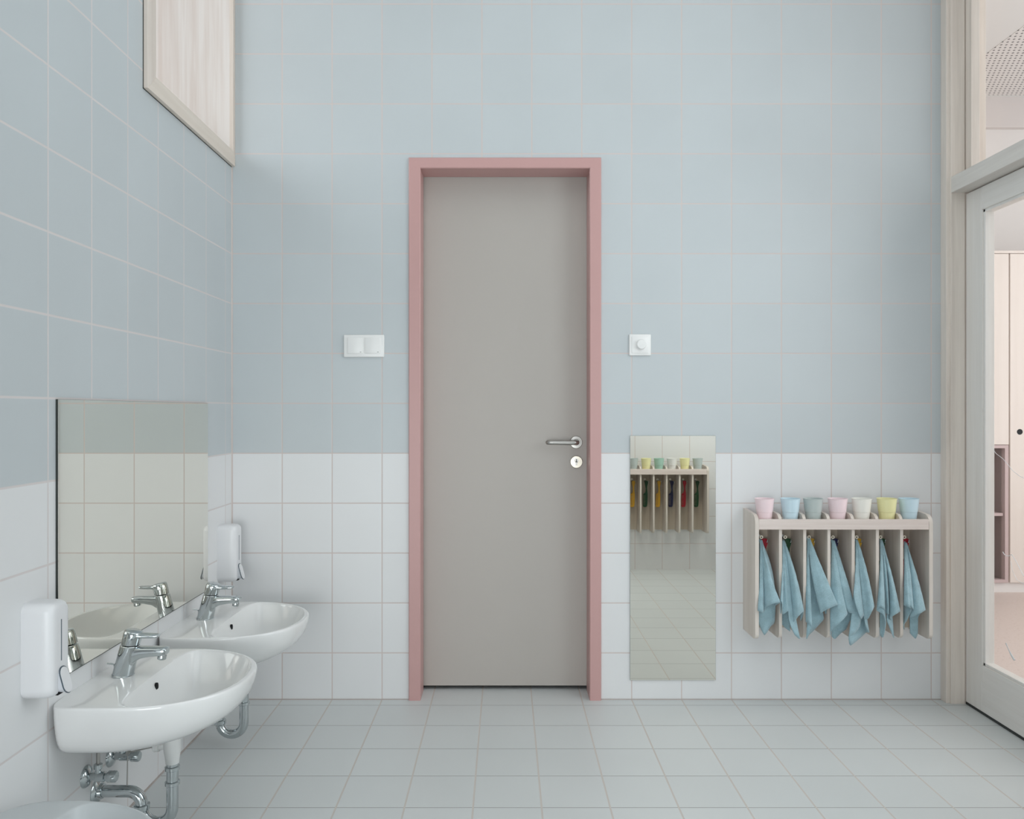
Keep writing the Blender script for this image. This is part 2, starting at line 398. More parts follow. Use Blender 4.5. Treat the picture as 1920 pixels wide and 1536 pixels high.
b.build('floor_seal', M['mirror_edge'], d2, smooth=False)  # solid dark strip standing in for the shade in the gap under the leaf
def on_glass(px, py):
    """point of the door glass seen at this place of the photograph"""
    X = xa+.0165; d = X*F/(px-CX)
    return Vector((X, d-CAMD, CAMH-(py-CY)*d/F))
for pts, r in (([(1858, 838), (1868, 851), (1880, 860), (1888, 869), (1900, 884), (1912, 893), (1925, 899)], .0008),
               ([(1880, 1035), (1884, 1041), (1890, 1043), (1897, 1040), (1904, 1051), (1910, 1062), (1918, 1078), (1926, 1088)], .0011),
               ([(1895, 1052), (1899, 1072), (1907, 1088), (1916, 1093), (1926, 1098)], .0007)):
    b = MB(); b.tube([on_glass(*p) for p in pts], r, 6)
    o = b.build('crayon_line', M['crayon'], d2); o['label'] = 'thin white line scrawled on the door glass'
b = MB(); b.tube([on_glass(*p) for p in ((1886, 1206), (1890, 1216), (1896, 1228), (1902, 1238))], [.002, .0012, .003, .0035], 8)
o = b.build('smear', plain('pale_smear', rgb(205, 208, 210), .6), d2); o['label'] = 'pale grey smear low on the door glass'

# ---------------------------------------------------------------- the room beyond
b = MB(); b.box(1.85, 7.0, -5.7, 2.6, -.05, 0)
tag(b.build('floor.001', M['lino'], smooth=False), 'speckled pale pink floor of the room beyond the glazed door', 'floor', kind='structure')
b = MB(); b.box(1.87, 7.0, -5.7, 2.6, 3.37, 3.42)
tag(b.build('ceiling.001', M['ceil'], smooth=False), 'plain ceiling of the room beyond the transom', 'ceiling', kind='structure')
b = MB(); b.prism([(2.976, 2.36), (2.976, -2.5), (6.5, -2.5), (6.5, 2.36)], lambda p, h: Vector((p[0], p[1], h)), 3.367, 3.37)
tag(b.build('trim_4', M['perf'], smooth=False), 'perforated acoustic ceiling board seen through the transom', 'ceiling panel', kind='structure')
b = MB(); b.box(1.87, 7.0, 2.44, 2.56, -.02, 3.37)
tag(b.build('wall_far', M['room_white'], smooth=False), 'white wall above the cream cupboards in the room beyond', 'wall', kind='structure')
b = MB(); b.box(1.87, 7.0, 2.40, 2.44, 3.155, 3.37)
tag(b.build('trim_5', M['room_band'], smooth=False), 'pale band along the top of the far wall', 'trim', kind='structure')
b = MB(); b.box(1.84, 1.90, .14, 2.44, -.02, 3.37)
tag(b.build('wall_side', M['room_white'], smooth=False), 'side wall of the room beyond, next to the timber post', 'wall', kind='structure')
cab = thing('cupboard', 'tall cream cupboard with an open mauve niche, seen through the glazed door', 'cupboard', (3.0, 1.855, 0))
cz = 2.176; nx0, nx1, nz0, nz1 = -.42, .196, .0645, .940
b = MB(); b.box(-.9, 2.4, .02, .52, .0645, cz-.02); b.box(-.9, 2.4, .0, .52, cz-.018, cz, bev=.001, seg=1)
bm_c = b
# carcass kept clear of the niche: rebuild as pieces
b.bm.free(); b = MB()
b.box(-.9, nx0, .02, .52, .0645, cz-.02); b.box(nx1, 2.4, .02, .52, .0645, cz-.02); b.box(nx0, nx1, .02, .52, nz1, cz-.02); b.box(nx0, nx1, .40, .52, .0645, nz1)
b.box(-.9, 2.4, .0, .52, cz-.016, cz)
b.build('carcass', M['cream'], cab, smooth=False)
b = MB(); b.box(-.9, 2.4, .02, .5, 0, .0635)
b.build('plinth', M['room_white'], cab, smooth=False)
b = MB()
b.box(nx0, nx1-.022, .395, .40, nz0+.02, nz1-.02); b.box(nx0, nx0+.004, .01, .4, nz0, nz1)
b.box(nx1-.028, nx1-.022, .03, .395, nz0+.02, nz1-.02); b.box(nx0, nx1-.022, .03, .395, nz0+.008, nz0+.02)
b.build('niche_lining', M['mauve_dark'], cab, smooth=False)
b = MB(); b.box(nx1-.022, nx1, 0, .4, nz0, nz1); b.box(nx0, nx1-.022, 0, .4, nz1-.02, nz1); b.box(nx0, nx1-.022, 0, .03, nz0, nz0+.02)
b.build('niche_frame', M['mauve'], cab, smooth=False)
b = MB(); b.box(nx0, nx1-.028, .01, .395, .488, .506)
b.build('shelf', M['mauve'], cab, smooth=False)
def cab_door(x0, x1, z0, z1, hx=None):
    b = MB(); b.box(x0, x1, 0, .018, z0, z1, bev=.0015, seg=1)
    o = b.build('cupboard_door', M['cream'], cab, smooth=False)
    if hx is not None:
        b = MB(); b.lathe([(0, 0), (.018, 0), (.018, .0012), (0, .0012)], (hx, .0, 1.024), '-y', 24)
        h = b.build('finger_hole', M['black'], o)
cab_door(-.42, .199, .943, cz-.019); cab_door(.207, .80, .0645, cz-.019, .268); cab_door(.804, 1.4, .0645, cz-.019, 1.33); cab_door(-.9, -.424, .0645, cz-.019)

# ---------------------------------------------------------------- mirrors
mr = thing('wall_mirror', 'large frameless mirror on the left wall above the two sinks', 'mirror', (XL, -.752, .5))
b = MB(); b.box(.0002, .0055, -.484, .484, -.0022, .685); b.build('backing', M['mirror_edge'], mr, smooth=False)  # lower lip of the dark backing draws the thin shadow under the mirror
b = MB(); b.box(.0055, .0066, -.4835, .4835, .0005, .6845); b.build('glass', M['mirror'], mr, smooth=False)
mr = thing('wall_mirror', 'narrow upright frameless mirror on the back wall right of the door', 'mirror', (.669, 0, .079))
b = MB(); b.box(-.1715, .1715, -.005, -.0002, 0, .979); b.build('backing', M['mirror_edge_light'], mr, smooth=False)
b = MB(); b.box(-.1705, .1705, -.0062, -.005, .001, .978); b.build('glass', M['mirror'], mr, smooth=False)

# ---------------------------------------------------------------- switch and dimmer
sw = thing('light_switch', 'white double rocker light switch left of the pink door frame', 'switch', (-.566, 0, 1.4165))
b = MB(); b.box(-.081, .081, -.009, 0, -.0448, .0448, bev=.0038, seg=3); b.build('plate', M['switch'], sw)
for s_ in (-1, 1):
    b = MB(); b.box(s_*.0345-.031, s_*.0345+.031, -.0125, -.004, -.0305, .0335, bev=.0018, seg=2); r = b.build('rocker', M['switch'], sw)
    b = MB(); b.box(s_*.0345+.019, s_*.0345+.025, -.0129, -.012, -.026, -.0235); b.build('indicator', plain('switch_mark', (.35, .35, .34, 1), .5), r, smooth=False)
dm = thing('dimmer', 'white square rotary dimmer knob above the narrow mirror', 'dimmer switch', (.5375, 0, 1.4205))
b = MB(); b.box(-.0435, .0435, -.009, 0, -.0425, .0425, bev=.0035, seg=3); b.build('plate', M['switch'], dm)
b = MB(); b.box(-.034, .034, -.0115, -.004, -.034, .034, bev=.0015, seg=2); b.build('inner_frame', M['switch'], dm)
b = MB(); b.lathe([(0, 0), (.0215, 0), (.0215, .003), (.0195, .0045), (.0195, .016), (.017, .019), (0, .0195)], (.003, -.0115, .001), '-y', 40); b.build('knob', M['switch'], dm)

# ---------------------------------------------------------------- soap dispensers
def dispenser(yc, zc, label):
    t = thing('soap_dispenser', label, 'soap dispenser', (XL, yc, zc), group='soap dispensers on the left wall')
    H, W, D = .218, .040, .070
    def ring(x, k):
        pts = []
        for i in range(48):
            a = 2*PI*i/48; ca, sa = math.cos(a), math.sin(a)
            ex = .34
            y = math.copysign(abs(ca)**ex, ca)*W*k
            # taller than wide: rounded-rectangle with circular corners
            z = math.copysign(abs(sa)**ex, sa)
            pts.append((y, z))
        out = []
        r = .021*k+.001
        hw, hh = W*k, H/2-(1-k)*W
        n = 12
        for cx_, cz_, a0 in ((hw-r, hh-r, 0), (-hw+r, hh-r, PI/2), (-hw+r, -hh+r, PI), (hw-r, -hh+r, 1.5*PI)):
            for i in range(n):
                a = a0+PI/2*i/(n-1)
                out.append(Vector((x, cx_+r*math.cos(a), H/2+cz_+r*math.sin(a))))
        return out
    prof = [(0, .985), (.004, 1), (.044, 1), (.052, .985), (.058, .95), (.064, .89), (.068, .80), (.070, .66), (.0703, .4)]
    b = MB(); b.loft([ring(x, k) for x, k in prof]); b.build('housing', M['plastic'], t, angle=50)
    b = MB(); b.box(.0695, .0712, -.0012, .0012, .080, .176, bev=.0005, seg=1); b.build('level_window', M['slot'], t)
    # push lever: pill-shaped, leaning outward at the bottom
    def pill(w, h, n=10):
        return [(w*math.cos(PI*i/n), h+w*math.sin(PI*i/n)) for i in range(n+1)]+[(-w*math.cos(PI*i/n), -h-w*math.sin(PI*i/n)) for i in range(n+1)]
    P = pill(.0155, .0135)
    f0 = lambda p, h: Vector((.066+(h)+(-.27*p[1] if h > .005 else 0), p[0]+.002, .036+p[1]))
    b = MB(); b.prism(P, f0, 0, .0085+.004)
    lv = b.build('push_lever', M['plastic_grey'], t, angle=40)
    b = MB(); b.prism(pill(.0174, .0135), f0, .0122, .0140); b.build('lever_rim', M['slot'], lv, angle=40)
    b = MB(); b.prism(pill(.0152, .0135), f0, .0130, .0158); b.build('lever_face', M['plastic'], lv, angle=40)
    b = MB(); b.box(.055, .069, -.011, .012, .003, .012); b.build('nozzle', M['black'], t, smooth=False)
    return t
dispenser(1.826-CAMD, .499, 'white soap dispenser nearest the viewer, at the near edge of the large mirror')
dispenser(3.043-CAMD, .502, 'white soap dispenser in the corner, beyond the farther sink')

# ---------------------------------------------------------------- sinks
P_, A_, U0 = .416, .240, .14
def inside_outer(u, v, n_back=9.0):
    if u >= U0: return ((u-U0)/(P_-U0))**2.25+abs(v/A_)**2.25 <= 1
    return (abs(u-U0)/U0)**n_back+abs(v/A_)**n_back <= 1
def inside_inner(u, v):
    u0, p, a, b0 = .205, P_-.017, A_-.016, .150
    if u >= u0: return ((u-u0)/(p-u0))**2.1+abs(v/a)**2.1 <= 1
    return (abs(u-u0)/(u0-b0))**3.2+abs(v/a)**3.2 <= 1
C0 = (.262, 0.0)
def ray(f, th):
    lo, hi = 0, .6
    for _ in range(40):
        m_ = (lo+hi)/2
        if f(C0[0]+m_*math.cos(th), m_*math.sin(th)): lo = m_
        else: hi = m_
    return lo
def basin_mesh(oval=False):
    # angles chosen so the outline points are evenly spread, corners included
    fo = (lambda u, v: inside_outer(u, v, 3.2)) if oval else inside_outer
    N = 160
    ths = [2*PI*i/N for i in range(N)]
    ro = [ray(fo, t) for t in ths]; ri = [ray(inside_inner, t) for t in ths]
    O = [(C0[0]+r*math.cos(t), r*math.sin(t)) for r, t in zip(ro, ths)]
    I = [(C0[0]+r*math.cos(t), r*math.sin(t)) for r, t in zip(ri, ths)]
    rings = []
    def oring(su, sv, z): rings.append([Vector((max(u*su, .0002), v*sv, z)) for u, v in O])
    for su, sv, z in ((.02, .02, -.136), (.30, .50, -.136), (.48, .66, -.135), (.60, .75, -.131), (.70, .82, -.124), (.79, .88, -.112), (.87, .925, -.096),
                      (.93, .958, -.076), (.97, .982, -.053), (.99, .996, -.030), (1, 1, -.012), (1, 1, -.006)): oring(su, sv, z)
    oring(.998, .997, -.0025); oring(.993, .991, -.0006)
    for k in (0.03, .25, .5, .75, .93, 1.0):
        ring = []
        for (u, v), (a, b_) in zip(O, I):
            u1, v1 = u*.985+.002, v*.982
            ring.append(Vector((max(u1+(a-u1)*k, .0002), v1+(b_-v1)*k, 0 if k < .9 else (-.0005 if k < 1 else -.0025))))
        rings.append(ring)
    for s_ in (.985, .965, .94, .91, .87, .82, .76, .69, .60, .50, .40, .30, .20, .10, .03):
        z = -.0035-.102*(1-s_**3.4)
        rings.append([Vector((C0[0]+(a-C0[0])*s_, b_*s_, z)) for a, b_ in I])
    b = MB(); b.loft(rings); return b
def se_ring(c, ax, w, h, n=24, ex=.55):
    """superellipse section; ax = (side vector, up vector)"""
    return [Vector(c)+Vector(ax[0])*math.copysign(abs(math.cos(t))**ex, math.cos(t))*w/2+Vector(ax[1])*math.copysign(abs(math.sin(t))**ex, math.sin(t))*h/2
            for t in [2*PI*i/n for i in range(n)]]
def faucet(parent, z0=0.0):
    Y = (0, 1, 0)
    b = MB(); lean = .25
    secs = [(0, .0285), (.003, .0285), (.004, .0270), (.02, .0268), (.04, .0262), (.06, .0256), (.080, .0250), (.0815, .0235)]
    b.loft([se_ring((.070+h*lean, 0, z0+h), ((0, 1, 0), (1, 0, -.08)), r*2, r*2, 28, 1.0) for h, r in secs])
    # spout
    b.loft([se_ring((u, 0, z0+z), (Y, (.12, 0, 1)), w, h, 24, .6) for u, z, w, h in
            ((.078, .042, .036, .074), (.092, .049, .038, .058), (.104, .0560, .038, .043), (.122, .0615, .036, .0310), (.150, .0640, .035, .0255), (.176, .0645, .035, .0230), (.187, .0645, .032, .0210), (.190, .0645, .027, .016))])
    b.lathe([(0, 0), (.0105, 0), (.0115, -.002), (.0115, -.012), (.0095, -.014), (0, -.014)], (.176, 0, z0+.056), (.12, 0, 1), 24)
    fc = b.build('faucet', M['chrome'], parent, angle=40); fc['label'] = 'chrome mixer tap with flat lever'
    b = MB()
    rings = [se_ring((.070+h*lean, 0, z0+h), ((0, 1, 0), (1, 0, -.10-k*.1)), r*2, r*2, 28, 1.0) for h, r, k in
             ((.0830, .0215, 0), (.0845, .0238, 0), (.100, .0240, .3), (.112, .0238, .8), (.118, .0222, 1.2), (.120, .0195, 1.3))]
    b.loft(rings)
    b.loft([se_ring((u, 0, z0+z), (Y, (0, 0, 1)), w, h, 20, .7) for u, z, w, h in
            ((.085, .1120, .046, .014), (.100, .1100, .044, .017), (.112, .1080, .036, .016), (.125, .1065, .029, .0125), (.145, .1060, .026, .0115), (.161, .1062, .024, .0105), (.166, .1064, .020, .0075))])
    b.build('lever', M['chrome'], fc, angle=40)
    b = MB(); b.tube([(.048, 0, z0-.002), (.048, 0, z0+.022), (.046, 0, z0+.028), (.040, 0, z0+.030), (.028, 0, z0+.031)], .0022, 10)
    b.build('plug_rod', M['chrome'], fc)
def sink(yc, zr, label, oval=False, full=True, mat='ceramic'):
    t = thing('washbasin', label, 'sink', (XL, yc, zr), group='wall-hung sinks along the left wall')
    bs_ = basin_mesh(oval).build('basin', M[mat], t, angle=60)
    b = MB(); s_ = (1-.026/.102)**(1/3.4); u = C0[0]-(C0[0]-.150)*s_
    b.loft([[Vector((u+.0035+k*.001, .0075*q*math.cos(a), -.031+.0105*q*math.sin(a)+0)) for a in [2*PI*i/24 for i in range(24)]] for k, q in ((-5, 1), (0, 1))])
    b.build('overflow_hole', M['black'], bs_)
    b = MB(); b.lathe([(0, 0), (.022, 0), (.022, .002), (.018, .004), (0, .0045)], (C0[0], 0, -.1055), 'z', 32); b.build('drain_plug', M['chrome'], bs_)
    if full: faucet(t)
    if full:
        zf = -zr
        b = MB(); ux = .203
        b.lathe([(0, -.11), (.0225, -.11), (.0225, -.196), (.021, -.206), (.0185, -.222), (.017, -.236), (0, -.236)], (ux, 0, 0), 'z', 32)
        b.lathe([(0, 0), (.009, 0), (.009, .014), (.014, .015), (.014, .028), (.012, .030), (0, .030)], (ux-.020, 0, -.190), (-1, 0, -.08), 24)
        o = b.build('drain_fitting', M['white_pipe'], t, angle=40); o['label'] = 'white plastic drain fitting'
        R = .041; zc_ = .092+zf; r = .0155
        path = [(ux, 0, -.225), (ux, 0, -.28), (ux, 0, zc_+.03), (ux, 0, zc_)]
        path += [(ux-R+R*math.cos(a), 0, zc_-R*math.sin(a)) for a in [PI*i/14 for i in range(1, 15)]]
        ul = ux-2*R
        path += [(ul, 0, zc_+.004)]
        re = .036; ze = .135+zf
        path += [(ul-re+re*math.cos(a), 0, ze-re+re*math.sin(a)) for a in [PI/2*i/8 for i in range(0, 9)]]
        path += [(.04, 0, ze), (.001, 0, ze)]
        b = MB(); b.tube(path, r, 20)
        for zz in (-.243, -.283):
            b.lathe([(0, 0), (.0165, 0), (.0195, -.002), (.0195, -.010), (.0165, -.012), (0, -.012)], (ux, 0, zz), 'z', 24)
        b.lathe([(0, 0), (.0165, 0), (.0205, -.002), (.0205, -.014), (.0165, -.018), (0, -.018)], (ul, 0, zc_+.010), 'z', 24)
        tr = b.build('drain_trap', M['chrome'], t, angle=40); tr['label'] = 'chrome bottle-neck trap curving back to the wall'
        b = MB(); b.lathe([(0, 0), (.034, 0), (.034, .002), (.030, .006), (.021, .010), (.019, .018), (.0158, .019), (0, .019)], (0, 0, ze), 'x', 36)
        b.build('wall_flange', M['chrome'], tr, angle=40)
        b = MB(); b.tube([(ux-.048, 0, -.1925), (.085, 0, -.208)], .0019, 8); b.tube([(.085, 0, -.11), (.083, 0, -.208), (.081, 0, -.30)], .0016, 8)
        b.lathe([(0, -.006), (.005, -.006), (.005, .006), (0, .006)], (.085, 0, -.208), 'y', 12)
        b.build('plug_linkage', M['steel'], t)
    else:
        b = MB(); b.tube([(.2, 0, -.12), (.2, 0, -.16), (.194, 0, -.18), (.175, 0, -.19), (.09, 0, -.19), (.001, 0, -.19)], .0155, 18)
        b.build('drain_pipe', M['chrome'], t)
    return t
RIM = .447
sink(2.120-CAMD, RIM, 'small white wall-hung sink nearer the viewer, its chrome trap and valves visible below')
sink(2.700-CAMD, RIM, 'small white wall-hung sink in the corner, behind the nearer sink')
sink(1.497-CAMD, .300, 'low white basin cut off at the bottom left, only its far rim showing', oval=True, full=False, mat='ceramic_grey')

def valve(y, z, label):
    t = thing('angle_valve', label, 'valve', (XL, y, z), group='water valves under the sinks')
    b = MB(); b.lathe([(0, 0), (.029, 0), (.029, .002), (.025, .007), (.014, .011), (.012, .012), (0, .012)], (0, 0, 0), 'x', 32); b.build('wall_flange', M['chrome'], t, angle=40)
    b = MB(); b.lathe([(0, 0), (.0095, 0), (.0095, .018), (.0125, .020), (.0125, .042), (.009, .044), (.009, .050), (0, .050)], (.008, 0, 0), 'x', 24)
    b.lathe([(0, .0), (.008, 0), (.008, .014), (.0105, .015), (.0105, .026), (.008, .028), (0, .028)], (.032, 0, .006), 'z', 24)
    b.build('body', M['chrome'], t, angle=40)
    b = MB(); b.lathe([(0, 0), (.0135, 0), (.0145, .002), (.0145, .020), (.012, .023), (0, .023)], (.058, 0, 0), 'x', 24); b.build('knob', M['chrome'], t, angle=40)
    b = MB(); b.tube([(.032, 0, .032), (.032, 0, .06), (.036, 0, .10), (.040, 0, .135)], .0048, 12); b.build('supply_hose', M['steel'], t)
for dc, lab in ((2.120, 'nearer'), (2.700, 'farther')):
    valve(dc-.055-CAMD, .200, 'chrome angle valve under the %s sink, on the side towards the viewer' % lab)
    valve(dc+.075-CAMD, .196, 'chrome angle valve under the %s sink, on the side towards the door' % lab)

# ---------------------------------------------------------------- towel and cup racks
PITCH = .0927
def panel_poly(depth, ztop, zfront, zbot=.284, r=.034):
    """side profile (out, z)"""
    p = [(0, zbot), (depth-.022, zbot)]
    p += [(depth-.022+.022*math.sin(a), zbot+.022-.022*math.cos(a)) for a in [PI/2*i/6 for i in range(1, 7)]]
    p += [(depth-r+r*math.cos(a), zfront-r+r*math.sin(a)) for a in [PI/2*i/8 for i in range(0, 9)]]
    p += [(0, ztop)]
    return p
def rack(x0, wy, dr, label, cup_cols, comb_cols):
    """x0 = left edge, wy = wall, dr = -1 when it faces the viewer, +1 when it faces away"""
    t = thing('towel_rack', label, 'rack', (x0, wy, 0), group='wooden towel and cup racks')
    W = 7*PITCH+.028
    f = lambda p, h: Vector((h, dr*p[0], p[1]))
    for a, c in ((0, .014), (W-.014, W)):
        b = MB(); b.prism(panel_poly(.155, .768, .760), f, a, c); b.build('side_panel', M['rack_wood'], t, angle=30)
    b = MB(); b.prism(panel_poly(.142, .768, .760), f, -.0115, 0); first = b.build('divider', M['rack_wood'], t, loc=(.014+PITCH, 0, 0), angle=30)
    for k in range(2, 7): share(first, t, (.014+PITCH*k, 0, 0))
    def bx(a, c, o0, o1, z0, z1, bev=.001): 
        b = MB(); b.box(a, c, min(dr*o0, dr*o1), max(dr*o0, dr*o1), z0, z1, bev=bev, seg=1); return b
    bx(.0142, W-.0142, .142, .1545, .704, .743).build('front_rail', M['rack_wood_x'], t, smooth=False)
    for k in range(7):
        bx(.0142+PITCH*k, PITCH*(k+1)+.014-.0118+(.0115 if k == 6 else 0), .0105, .1415, .722, .7345, 0).build('shelf_board', M['rack_wood_x'], t, smooth=False)
    for k in range(7):
        bx(.0142+PITCH*k, PITCH*(k+1)+.014-.0118+(.0115 if k == 6 else 0), .001, .010, .292, .7215, 0).build('back_board', M['rack_back'], t, smooth=False)
    # coat hooks: plate, two prongs with knob ends, eyelet ring on the left one
    def hook_mesh():
        b = MB(); o = lambda x, out, z: Vector((x, dr*out, z))
        b.lathe([(0, 0), (.0085, 0), (.0085, .002), (0, .003)], o(.046, .010, .655), 'y' if dr > 0 else '-y', 20)
        b.tube([o(.046, .011, .655), o(.038, .03, .645), o(.032, .06, .642), o(.029, .078, .650), o(.029, .084, .660)], .0018, 8)
        b.tube([o(.046, .011, .655), o(.054, .025, .641), o(.060, .045, .636), o(.063, .058, .640), o(.064, .060, .646)], .0018, 8)
        b.lathe([(0, -.0035), (.0025, -.0028), (.0035, 0), (.0025, .0028), (0, .0035)], o(.064, .060, .647), 'z', 12)
        return b
    hk = hook_mesh().build('hook', M['chrome'], t, loc=(.014, 0, 0))
    b = MB(); o = lambda x, out, z: Vector((x, dr*out, z))
    b.lathe([(.0026, 0), (.0070, 0), (.0070, .0022), (.0026, .0022), (.0026, 0)], o(.030, .090, .6655), 'y' if dr > 0 else '-y', 20)
    b2 = MB(); b2.lathe([(0, 0), (.0032, 0), (.0032, .0008), (0, .0008)], o(.030, .0905, .6655), 'y' if dr > 0 else '-y', 16)
    b2.tube([o(.029, .084, .658), o(.030, .089, .660)], .002, 8)
    eyec = b2.build('eyelet_centre', M['black'], hk)
    ring = b.build('hook_eye', M['hook_eye'], hk); 
    for k in range(1, 7):
        h2 = share(hk, t, (.014+PITCH*k, 0, 0)); share(ring, h2); share(eyec, h2)
    return t
# two-tone eyelet: pale ring, dark centre
m, nt, bs = new_mat('hook_eyelet'); bs.inputs['Roughness'].default_value = .35
bs.inputs['Base Color'].default_value = (.72, .66, .55, 1); M['hook_eye'] = m
RX = .951
rack(RX, 0, -1, 'pale wooden rack on the back wall holding cups above seven blue towels', None, None)
RRX = 1.447-(7*PITCH+.028)
rack(RRX, YR, 1, 'pale wooden rack with hanging combs and no towels, reflected in the narrow mirror', None, None)
b = MB()
# dark eyelet centres are part of the hooks: tiny discs
b.bm.free()

# cups
def cup_mesh():
    b = MB(); n = 40
    prof = [(0, 0), (.0255, 0), (.0272, .0015), (.0300, .030), (.0306, .0305), (.0312, .031), (.0364, .0795), (.0371, .0800), (.0375, .081), (.0371, .082), (.0362, .0815), (.0352, .0795), (.0298, .032), (.026, .004), (0, .0035)]
    b.lathe(prof, (0, 0, 0), 'z', n); return b
def plast(name, c):
    m, nt, bs = new_mat(name); bs.inputs['Base Color'].default_value = c; bs.inputs['Roughness'].default_value = .28
    bs.inputs['Subsurface Weight'].default_value = .0
    p = stretch(nt, position(nt), (1, 1, 1)); 
    w = nt.nodes.new('ShaderNodeTexWave'); w.bands_direction = 'Z'; w.inputs['Scale'].default_value = 60; nt.links.new(p, w.inputs['Vector'])
    bump(nt, w.outputs['Fac'], .15, .0005, bs); return m
CUP = {'pink': (.86, .70, .73, 1), 'blue': (.58, .74, .82, 1), 'grey': (.47, .53, .52, 1), 'cream': (.84, .83, .77, 1), 'yellow': (.82, .785, .43, 1), 'mint': (.36, .56, .47, 1), 'white': (.74, .74, .72, 1)}
cupm = {}
proto = None
def cup(x, y, z, colname, label, group):
    o = None
    if colname not in cupm:
        o = cup_mesh().build('cup', plast('cup_plastic_'+colname, CUP[colname]), None); cupm[colname] = o
    else:
        o = cupm[colname].copy(); COL.objects.link(o)
    o.location = (x, y, z); tag(o, label, 'cup', group); return o
cx_px = [1433.3, 1481.9, 1524.6, 1570.5, 1615.5, 1662.8, 1704.0]
cc = ['pink', 'blue', 'grey', 'pink', 'cream', 'yellow', 'blue']
cl = ['pale pink plastic cup at the left end of the rack above the towels', 'light blue plastic cup between the leftmost pink cup and the grey cup', 'grey-green plastic cup, third from left above the towels',
      'pale pink plastic cup between the grey cup and the cream cup', 'cream white plastic cup beside the yellow cup above the towels', 'yellow plastic cup above the towels', 'light blue plastic cup at the right end of the rack above the towels']
for p, c, l in zip(cx_px, cc, cl):
    cup((p-CX)*(CAMD-.092)/F, -.092, .7347, c, l, 'cups on the towel rack')
rc = ['grey', 'yellow', 'mint', 'white', 'yellow', 'grey']
rl = ['grey plastic cup at the left edge of the narrow mirror\'s reflection', 'yellow plastic cup between grey and mint cups in the mirror reflection', 'mint green plastic cup on the reflected rack', 'white plastic cup on the reflected rack',
      'yellow plastic cup between white and grey cups in the mirror reflection', 'grey plastic cup at the right end of the reflected rack']
for k, (c, l) in enumerate(zip(rc, rl)):
    cup(RRX+.014+PITCH*(k+1)+.041, YR+.092, .7347, c, l, 'cups on the reflected rack')

# combs
def comb_mesh():
    # local: hangs from its hole at origin, spine on +x, teeth on -x
    out = []
    L = [(.004, .006), (.011, .004), (.0145, -.003), (.012, -.018), (.008, -.032), (.0075, -.050), (.010, -.070), (.0125, -.090), (.0135, -.120), (.0130, -.165), (.011, -.178), (.006, -.184), (-.002, -.185), (-.012, -.185), (-.017, -.181), (-.0185, -.176)]
    out += L
    nt_ = 17; z0, z1 = -.174, -.100
    for i in range(nt_):
        z = z0+(z1-z0)*i/nt_; st = (z1-z0)/nt_
        out += [(-.0190, z), (-.0188, z+st*.62), (-.002, z+st*.66), (-.002, z+st*.96)]
    out += [(-.0190, -.099), (-.0185, -.094), (-.014, -.088), (-.006, -.082), (-.003, -.072), (-.002, -.055), (-.005, -.035), (-.0095, -.018), (-.012, -.004), (-.010, .003), (-.004, .006)]
    b = MB(); b.prism(out, lambda p, h: Vector((p[0], h, p[1])), -.0014, .0014)
    return b
CM = {'red': rgb(168, 18, 42), 'green': rgb(22, 70, 38), 'yellow': rgb(214, 166, 50), 'navy': rgb(26, 30, 74)}
combm = {}
def comb(x, y, z, c, label, group, rot=0):
    if c not in combm:
        o = comb_mesh().build('comb', plain('comb_plastic_'+c, CM[c], .3), None, smooth=False); combm[c] = o
    else: o = combm[c].copy(); COL.objects.link(o)
    o.location = (x, y, z); o.rotation_euler = (0, rot, 0); tag(o, label, 'comb', group)
kc = ['red', 'green', 'yellow', 'navy', 'yellow', 'green', 'red']
kl = ['dark red comb half hidden behind the leftmost towel', 'dark green comb behind the second towel from the left', 'yellow comb behind the third towel from the left', 'navy comb behind the middle towel',
      'yellow comb behind the fifth towel from the left', 'dark green comb behind the sixth towel from the left', 'dark red comb behind the rightmost towel']
for k, (c, l) in enumerate(zip(kc, kl)):
    comb(RX+.014+PITCH*k+.055, -.050, .648, c, l, 'combs behind the towels', .03)
kr = ['yellow', 'green', 'yellow', 'navy', 'red', 'green']
kl = ['yellow comb at the left edge of the narrow mirror\'s reflection', 'dark green comb between two yellow combs in the mirror reflection', 'yellow comb beside the navy comb in the mirror reflection', 'navy comb hanging on the reflected rack', 'red comb hanging on the reflected rack', 'dark green comb at the right end of the reflected rack']
for k, (c, l) in enumerate(zip(kr, kl)):
    comb(RRX+.014+PITCH*(k+1)+.050, YR+.046, .645, c, l, 'combs on the reflected rack', .03)

